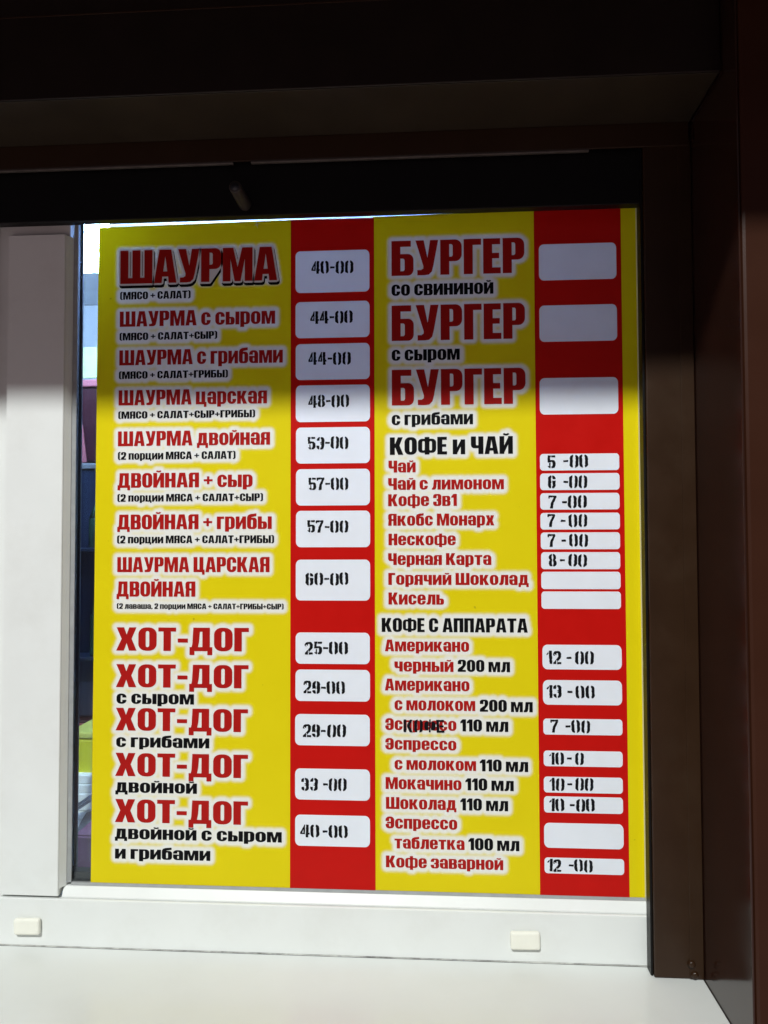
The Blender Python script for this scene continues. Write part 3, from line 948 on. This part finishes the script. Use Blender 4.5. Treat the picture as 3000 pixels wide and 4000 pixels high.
# big heading with its offset outline
Th, per = layout('ШАУРМА', gap=0.05)
Fh = fit(Th, 'A', 137, 1060, 243, 438)
fitted.append(Fh)
lo, hi = Th[..., 0].min(), Th[..., 0].max()
hb, ht, hr = zp('A', 137, 438), zp('A', 137, 243), zp('A', 1060, 438)
def head_fit(t):
    return np.stack([hb.x + (t[..., 0] - lo) / (hi - lo) * (hr.x - hb.x), hb.z + t[..., 1] * (ht.z - hb.z)], -1)
def spread(ts, offs):
    ops = []
    for o in offs:
        for tr in ts:
            ops.append((1, [(p[0] + o[0], p[1] + o[1]) for p in tr]))
    return boolean_tris(ops)
mm = 0.001
circ = [(2.6 * mm * math.cos(a), 2.6 * mm * math.sin(a)) for a in np.linspace(0, 2 * math.pi, 9)[:-1]] + [(0, 0)]
shadow, white = [], []
for t in per:
    ft = head_fit(t)
    shadow.append(spread(ft, [(o[0] + 1.2 * mm, o[1] - 3.4 * mm) for o in circ]))
    white.append(spread(ft, [(o[0] * 0.95, o[1] * 0.95) for o in circ] + [(1.1 * mm, -1.3 * mm), (2.2 * mm, -1.2 * mm)]))
shadow, white = np.concatenate(shadow), np.concatenate(white)
flat_mesh('heading_shadow', shadow, Y0 - 0.0003, M['ink_black'], poster)
flat_mesh('heading_outline', white, Y0 - 0.0006, M['ink_white'], poster)
flat_mesh('lettering', Fh, Y0 - 0.0009, M['ink_red'], poster)

# white price fields and the stencilled prices on them: (region, x left, x right, top, bottom, [text, xl, xr, top, base])
FIELDS = [
    ('A', 1168, 1604, 246, 492, ('40-00', 1262, 1510, 305, 380)), ('A', 1168, 1605, 545, 758, ('44-00', 1255, 1506, 598, 672)),
    ('A', 1169, 1606, 792, 1004, ('44-00', 1244, 1495, 842, 917)), ('B', 1170, 1607, 40, 256, ('48-00', 1243, 1485, 97, 170)),
    ('B', 1171, 1607, 288, 500, ('53-00', 1240, 1480, 342, 415)), ('B', 1171, 1607, 533, 747, ('57-00', 1245, 1480, 583, 655)),
    ('B', 1171, 1608, 778, 992, ('57-00', 1238, 1480, 835, 907)), ('C', 1170, 1608, 130, 370, ('60-00', 1227, 1480, 207, 280)),
    ('C', 1169, 1606, 558, 742, ('25-00', 1222, 1478, 613, 687)), ('C', 1168, 1607, 776, 961, ('29-00', 1216, 1460, 843, 917)),
    ('D', 1166, 1606, 133, 317, ('29-00', 1212, 1467, 192, 268)), ('D', 1166, 1607, 453, 636, ('33  -00', 1202, 1470, 508, 583)),
    ('D', 1166, 1607, 725, 908, ('40 -00', 1196, 1477, 783, 858)),
    ('E', 1003, 1460, 205, 418, None), ('E', 1006, 1464, 565, 779, None), ('E', 1008, 1471, 992, 1207, None),
    ('F', 1009, 1476, 443, 541, ('5   -00', 1053, 1293, 450, 525)), ('F', 1010, 1478, 558, 656, ('6   -00', 1055, 1288, 568, 643)),
    ('F', 1011, 1478, 674, 771, ('7  -00', 1058, 1286, 687, 762)), ('F', 1012, 1480, 790, 888, ('7  - 00', 1053, 1288, 798, 873)),
    ('F', 1014, 1481, 905, 1004, ('7  - 00', 1053, 1293, 915, 990)), ('G', 1016, 1482, 86, 186, ('8 - 00', 1060, 1287, 97, 170)),
    ('G', 1017, 1484, 201, 303, None), ('G', 1018, 1486, 317, 419, None),
    ('G', 1024, 1491, 630, 775, ('12  - 00', 1048, 1327, 668, 745)), ('G', 1027, 1493, 838, 983, ('13  - 00', 1048, 1332, 868, 943)),
    ('H', 1029, 1495, 160, 254, ('7   -00', 1070, 1305, 167, 242)), ('H', 1031, 1496, 348, 440, ('10 - 0', 1063, 1268, 358, 430)),
    ('H', 1032, 1497, 501, 595, ('10 - 00', 1065, 1325, 508, 583)), ('H', 1033, 1498, 617, 713, ('10  -00', 1063, 1332, 628, 703)),
    ('H', 1034, 1502, 773, 920, None), ('H', 1036, 1505, 977, 1070, ('12   -00', 1052, 1320, 985, 1058)),
]
# red price columns with openings for the white fields, each print a single layer
COLS = []
for (a1, a2), (b1, b2) in (((P(1137, 850), P(1462, 850)), (P(1132.6, 3430), P(1466, 3430))),
                           ((P(2084.5, 826), P(2424.6, 826)), (P(2109.7, 3489), P(2457.8, 3489)))):
    COLS.append(((a1.x + b1.x) / 2, (a2.x + b2.x) / 2))
for u0, u1 in COLS:
    zt0 = TL.z + (u0 - PX0) / (PX1 - PX0) * (TRc.z - TL.z) - 0.0004
    ops = [(1, rect(u0, PZ0 + 0.0004, u1, zt0))]
    for reg, xl, xr, top, bot, tx in FIELDS:
        p0, p1, p2 = zp(reg, xl, bot), zp(reg, xl, top), zp(reg, xr, bot)
        if u0 < p0.x < u1:
            rad = 0.0062 if (bot - top) > 120 else 0.0040
            ops.append((0, rr(p0.x + 0.0004, p0.z + 0.0004, p2.x - 0.0004, p1.z - 0.0004, rad, n=6)))
    flat_mesh('red_column', boolean_tris(ops), Y0 - 0.0004, M['ink_red_stripe'], poster)

# panel: fine grid that carries the printed white surround of the lettering
STEP = 0.00125
nx, nz = int((PX1 - PX0) / STEP), int((PZ1 - PZ0) / STEP)
gx = np.linspace(PX0, PX1, nx + 1)
gz = np.linspace(PZ0, PZ1, nz + 1)
ink = np.zeros((nz + 1, nx + 1), bool)
for F_ in fitted:
    for tr in F_:
        i0, i1 = np.searchsorted(gx, tr[:, 0].min()), np.searchsorted(gx, tr[:, 0].max())
        j0, j1 = np.searchsorted(gz, tr[:, 1].min()), np.searchsorted(gz, tr[:, 1].max())
        if i1 <= i0 or j1 <= j0:
            continue
        X, Z = np.meshgrid(gx[i0:i1], gz[j0:j1])
        d = []
        for k in range(3):
            ax, az = tr[k]
            bx_, bz_ = tr[(k + 1) % 3]
            d.append((bx_ - ax) * (Z - az) - (bz_ - az) * (X - ax))
        ink[j0:j1, i0:i1] |= ((d[0] >= 0) & (d[1] >= 0) & (d[2] >= 0)) | ((d[0] <= 0) & (d[1] <= 0) & (d[2] <= 0))
R_ = 8
dist = np.full(ink.shape, 99.0)
pad = np.pad(ink, R_)
for dj in range(-R_, R_ + 1):
    for di in range(-R_, R_ + 1):
        r = math.hypot(di, dj)
        if r <= R_:
            sh_ = pad[R_ + dj:R_ + dj + nz + 1, R_ + di:R_ + di + nx + 1]
            dist = np.where(sh_ & (dist > r), r, dist)
halo = np.clip((8.0 * mm - dist * STEP) / (4.4 * mm), 0, 1)
halo = halo * halo * (3 - 2 * halo)
for _ in range(2):
    hp = np.pad(halo, 1, mode='edge')
    halo = (hp[:-2, 1:-1] + hp[2:, 1:-1] + hp[1:-1, :-2] + hp[1:-1, 2:] + 2 * hp[1:-1, 1:-1]) / 6
X, Z = np.meshgrid(gx, gz)
topz = TL.z + (X - PX0) / (PX1 - PX0) * (TRc.z - TL.z)      # the sheet's top edge runs slightly out of true
leftx = BL.x + (Z - PZ0) / (PZ1 - PZ0) * (TL.x - BL.x)
Vx = leftx + (X - PX0) / (PX1 - PX0) * (PX1 - leftx)
Vz = PZ0 + (Z - PZ0) / (PZ1 - PZ0) * (topz - PZ0)
wx, wz = (X - PX0) / (PX1 - PX0), (Z - PZ0) / (PZ1 - PZ0)
edge = np.minimum(np.minimum(wx, 1 - wx), np.minimum(wz, 1 - wz))
blend = np.clip(1 - edge / 0.02, 0, 1)
Vx, Vz = X + (Vx - X) * blend, Z + (Vz - Z) * blend
V = np.stack([Vx.ravel(), np.full(X.size, Y0), Vz.ravel()], 1)
nn = (nz + 1) * (nx + 1)
idx = np.arange(nn).reshape(nz + 1, nx + 1)
quads = np.stack([idx[:-1, :-1], idx[:-1, 1:], idx[1:, 1:], idx[1:, :-1]], -1).reshape(-1, 4)
qc = (V[quads[:, 0], 0] + V[quads[:, 2], 0]) / 2
keep = np.ones(len(quads), bool)
for u0, u1 in COLS:
    keep &= ~((qc > u0 + 0.0015) & (qc < u1 - 0.0015))
quads = quads[keep]
rim = np.concatenate([idx[0, :], idx[1:, -1], idx[-1, -2::-1], idx[-2:0:-1, 0]])
Vb = V[rim].copy()
Vb[:, 1] = Y0 + 0.0012
rb = nn + np.arange(len(rim))
side = np.stack([rim, rb, np.roll(rb, -1), np.roll(rim, -1)], -1)
me = bpy.data.meshes.new('panel')
allv = np.concatenate([V, Vb])
allf = np.concatenate([quads, side])
me.vertices.add(len(allv))
me.vertices.foreach_set('co', allv.ravel())
me.loops.add(allf.size)
me.loops.foreach_set('vertex_index', allf.ravel())
me.polygons.add(len(allf))
me.polygons.foreach_set('loop_start', np.arange(0, allf.size, 4))
me.polygons.foreach_set('loop_total', np.full(len(allf), 4))
me.update(calc_edges=True)
at = me.attributes.new('white_ink', 'FLOAT', 'POINT')
at.data.foreach_set('value', np.concatenate([halo.ravel(), np.zeros(len(rim))]).astype(np.float32))
link_mesh('panel', me, M['panel'], poster)

for reg, xl, xr, top, bot, tx in FIELDS:
    p0, p1, p2 = zp(reg, xl, bot), zp(reg, xl, top), zp(reg, xr, bot)
    rad = 0.0062 if (bot - top) > 120 else 0.0040
    T = boolean_tris([(1, rr(p0.x, p0.z, p2.x, p1.z, rad, n=6))])
    f = flat_mesh('price_field', T, Y0 - 0.0008, M['ink_white'], poster)
    if tx:
        text, a_, b_, c_, d_ = tx
        Tt, _ = layout(text, gap=0.065, space=0.15, stencil=True)
        flat_mesh('price_number', fit(Tt, reg, a_, b_, c_, d_), Y0 - 0.0012, M['stencil'], f)
Tt, _ = layout('КОФЕ', gap=0.08, stencil=True)
flat_mesh('stencil_word', fit(Tt, 'H', 205, 447, 165, 240), Y0 - 0.0008, M['stencil'], poster)
# star-shaped scratch by the top edge
c = P(1004, 878)
ops = []
for ang, L in ((20, 0.0052), (100, 0.0058), (160, 0.0036), (200, 0.0044), (280, 0.0060), (340, 0.002)):
    t = math.radians(ang)
    nx_, nz_ = -math.sin(t) * 0.0006, math.cos(t) * 0.0006
    ops.append((1, [(c.x + nx_, c.z + nz_), (c.x - nx_, c.z - nz_), (c.x + L * math.cos(t), c.z + L * math.sin(t))]))
flat_mesh('scratch', boolean_tris(ops), Y0 - 0.0005, M['scratch'], poster)


# ------------------------------------------------------------------ inside the kiosk (seen through the strip beside the poster)
def D(y):
    return 1.0 - y

yl = 1.30
a, b = P(331, 1045, D(yl)), P(385, 800, D(yl))
lp = thing('ceiling_lamp', (a.x - 0.02, yl, Z_CEIL), 'glaring cool white lamp hanging inside the kiosk behind the glass', 'lamp')
box('housing', a.x - 0.07, b.x + 0.012, yl - 0.035, yl + 0.035, b.z + 0.001, b.z + 0.03, M['lampcase'], lp, 0.003)
cylinder('hanger', (a.x - 0.02, yl, b.z + 0.03), (a.x - 0.02, yl, Z_CEIL - 0.0005), 0.006, 0.006, M['lampcase'], lp, seg=12)
M['lamp_on'] = mat('lamp_diffuser_lit', (0.45, 0.66, 1.0), 0.5, emit=190.0)
box('diffuser', a.x - 0.065, b.x + 0.008, yl - 0.032, yl + 0.032, a.z, b.z, M['lamp_on'], lp, 0.006)
# tube fixture added on the ceiling further in to backlight the poster
lp2 = thing('ceiling_lamp', (-0.25, 1.66, Z_CEIL), 'long bluish tube lamp added on the kiosk ceiling to backlight the poster', 'lamp')
box('housing', -0.62, 0.12, 1.62, 1.70, Z_CEIL - 0.025, Z_CEIL - 0.0006, M['lampcase'], lp2, 0.003)  # housing of the added backlight tube
M['backlight_on'] = mat('backlight_tube_lit', (0.36, 0.52, 1.0), 0.5, emit=42.0)
cylinder('tube', (-0.60, 1.66, Z_CEIL - 0.046), (0.10, 1.66, Z_CEIL - 0.046), 0.02, 0.02, M['backlight_on'], lp2, seg=16)


def slab(px0, px1, py0, py1, y, name, label, cat, material, depth=0.12, bev=0.004):
    a, b = P(px0, py1, D(y)), P(px1, py0, D(y))
    t = thing(name, ((a.x + b.x) / 2, y + depth / 2, a.z), label, cat)
    return t, a, b


# lime sheet on the interior wall
y = 1.74
a, b = P(250, 1478, D(y)), P(560, 1352, D(y))
box('notice_sheet', a.x, b.x, y, y + 0.004, a.z, b.z, M['lime'], None, 0.001, origin=((a.x + b.x) / 2, y, a.z))
props(bpy.data.objects['notice_sheet'], 'pale lime paper sheet standing above the dark red crate inside', 'paper')
# dark red crate with rim and a pink card leaning on it
y = 1.54
t, a, b = slab(260, 560, 1480, 1805, y, 'plastic_crate', 'dark red plastic crate inside below the lime sheet', 'crate', None)
box('crate_body', a.x, b.x, y, y + 0.16, a.z, b.z - 0.016, M['red_crate'], t, 0.004)
box('rim', a.x - 0.004, b.x + 0.004, y - 0.005, y + 0.165, b.z - 0.0155, b.z, M['pink'], t, 0.003)
y = 1.525
q = [P(300, 1806, D(y)), P(338, 1806, D(y)), P(322, 1660, D(y)), P(300, 1640, D(y))]
bm = bmesh.new()
f0 = [bm.verts.new(v) for v in q]
f1 = [bm.verts.new(v + Vector((0, 0.003, 0))) for v in q]
bm.faces.new(f0); bm.faces.new(f1[::-1])
for i in range(4):
    bm.faces.new((f0[i], f1[i], f1[(i + 1) % 4], f0[(i + 1) % 4]))
bmesh.ops.recalc_face_normals(bm, faces=bm.faces)
props(from_bm('price_card', bm, M['pink'], origin=q[0]), 'pink card leaning against the dark red crate inside', 'card')
# navy cooler with shelf edge
y = 1.52
t, a, b = slab(250, 600, 1808, 2800, y, 'drinks_cooler', 'tall dark navy drinks cooler standing inside beside the window', 'cooler', None)
box('cabinet', a.x, b.x, y, y + 0.25, a.z, b.z - 0.012, M['navy'], t, 0.004)
box('top_edge', a.x - 0.002, b.x + 0.002, y - 0.004, y + 0.252, b.z - 0.0115, b.z, M['grey'], t, 0.002)
for px, z0, z1 in ((352, 1975, 2140), (356, 2330, 2560)):
    c0, c1 = P(px, z1, D(1.48)), P(px, z0, D(1.48))
    box('shelf', a.x + 0.004, b.x - 0.004, 1.455, 1.5195, c0.z - 0.006, c0.z - 0.0005, M['navy'], t, 0.001)
    bt = thing('bottle', (c0.x + 0.012, 1.48, c0.z), 'dark green glass bottle on the %s shelf of the navy cooler' % ('upper' if z0 < 2200 else 'lower'), 'bottle')
    cylinder('bottle_body', (c0.x + 0.012, 1.48, c0.z), (c0.x + 0.012, 1.48, c0.z + 0.7 * (c1.z - c0.z)), 0.014, 0.014, M['green'], bt, bev=0.003)
    cylinder('neck', (c0.x + 0.012, 1.48, c0.z + 0.7 * (c1.z - c0.z)), (c0.x + 0.012, 1.48, c1.z), 0.013, 0.005, M['green'], bt)
# red shelf below it
y = 1.50
t, a, b = slab(250, 600, 2805, 2858, y, 'red_shelf', 'narrow dark red shelf inside under the navy cooler', 'shelf', None)
box('board', a.x, b.x, y, y + 0.25, a.z, b.z - 0.006, M['red_crate'], t, 0.003)
box('edge_strip', a.x, b.x, y - 0.004, y - 0.0003, (a.z + b.z) / 2 - 0.003, (a.z + b.z) / 2 + 0.003, M['pink'], t, 0.001)
# yellow container with lid
y = 1.37
t, a, b = slab(270, 560, 2862, 3030, y, 'food_container', 'yellow green plastic food container with paler lid inside', 'container', None)
box('tub', a.x, b.x, y, y + 0.12, a.z, b.z - 0.012, M['yellow_box'], t, 0.006)
box('lid', a.x - 0.004, b.x + 0.004, y - 0.004, y + 0.124, b.z - 0.0115, b.z, M['lid'], t, 0.003)
# paper stack, tongs, cloth, mauve box on the inner counter
y = 1.35
t, a, b = slab(270, 520, 3033, 3240, y, 'paper_stack', 'stack of white paper bags inside below the yellow container', 'paper', None)
for k in range(6):
    zz = a.z + (b.z - a.z) * k / 6
    box('paper_bag', a.x + 0.002 * (k % 2), b.x - 0.002 * (k % 3), y + 0.002 * (k % 3), y + 0.1, zz, zz + (b.z - a.z) / 6 - 0.0006, M['paper'], t, 0.002)
y = 1.325
q0, q1 = P(296, 3150, D(y)), P(372, 3098, D(y))
tg = thing('tongs', q0, 'grey metal tongs lying slanted before the white paper bags', 'tongs')
for dz in (0.0, -0.0065):
    bm = bmesh.new()
    n = (q1 - q0)
    L = n.length
    bm_box(bm, -0.02, L + 0.03, -0.006, 0.006, -0.0024, 0.0024, 0.001, 1)
    bm.transform(Matrix.Translation(q0 + Vector((0, 0, dz))) @ Matrix.Rotation(-math.atan2(n.z, n.x), 4, 'Y'))
    from_bm('arm', bm, M['grey'], tg)
y = 1.29
a, b = P(285, 3300, D(y)), P(520, 3150, D(y))
bm = bmesh.new()
nx, nz = 26, 16
grid = [[None] * (nz + 1) for _ in range(nx + 1)]
for i in range(nx + 1):
    for j in range(nz + 1):
        u, v = i / nx, j / nz
        top = 0.55 + 0.45 * u
        z = a.z + (b.z - a.z) * v * top
        yy = y + 0.016 * (1 - v) * math.sin(u * 21 + v * 5) * 0.5 + 0.05 * v * v
        grid[i][j] = bm.verts.new((a.x + (b.x - a.x) * u, yy, z))
for i in range(nx):
    for j in range(nz):
        bm.faces.new((grid[i][j], grid[i + 1][j], grid[i + 1][j + 1], grid[i][j + 1]))
ex = bmesh.ops.solidify(bm, geom=list(bm.faces), thickness=0.002)
props(from_bm('kitchen_cloth', bm, M['cloth'], origin=(a.x + 0.05, y, a.z), smooth=True), 'crumpled grey kitchen cloth inside above the mauve box', 'cloth')
y = 1.22
t, a, b = slab(280, 520, 3275, 3424, y, 'mauve_box', 'small mauve cardboard box on the counter inside by the glass', 'box', None)
box('carton', a.x, b.x, y, y + 0.10, a.z, b.z, M['mauve'], t, 0.002)
box('flap', a.x + 0.002, b.x - 0.002, y + 0.004, y + 0.096, b.z + 0.0004, b.z + 0.002, M['mauve'], t, 0.0005)
# inner counter that carries them
zc = P(280, 3424, D(1.22)).z
props(box('inner_counter', X_L + 0.01, X_REV - 0.01, 1.0625, 1.60, zc - 0.03, zc - 0.0005, M['in_white'], bev=0.002, origin=(-0.4, 1.3, zc)),
      'white counter board inside the kiosk below the window', 'counter')
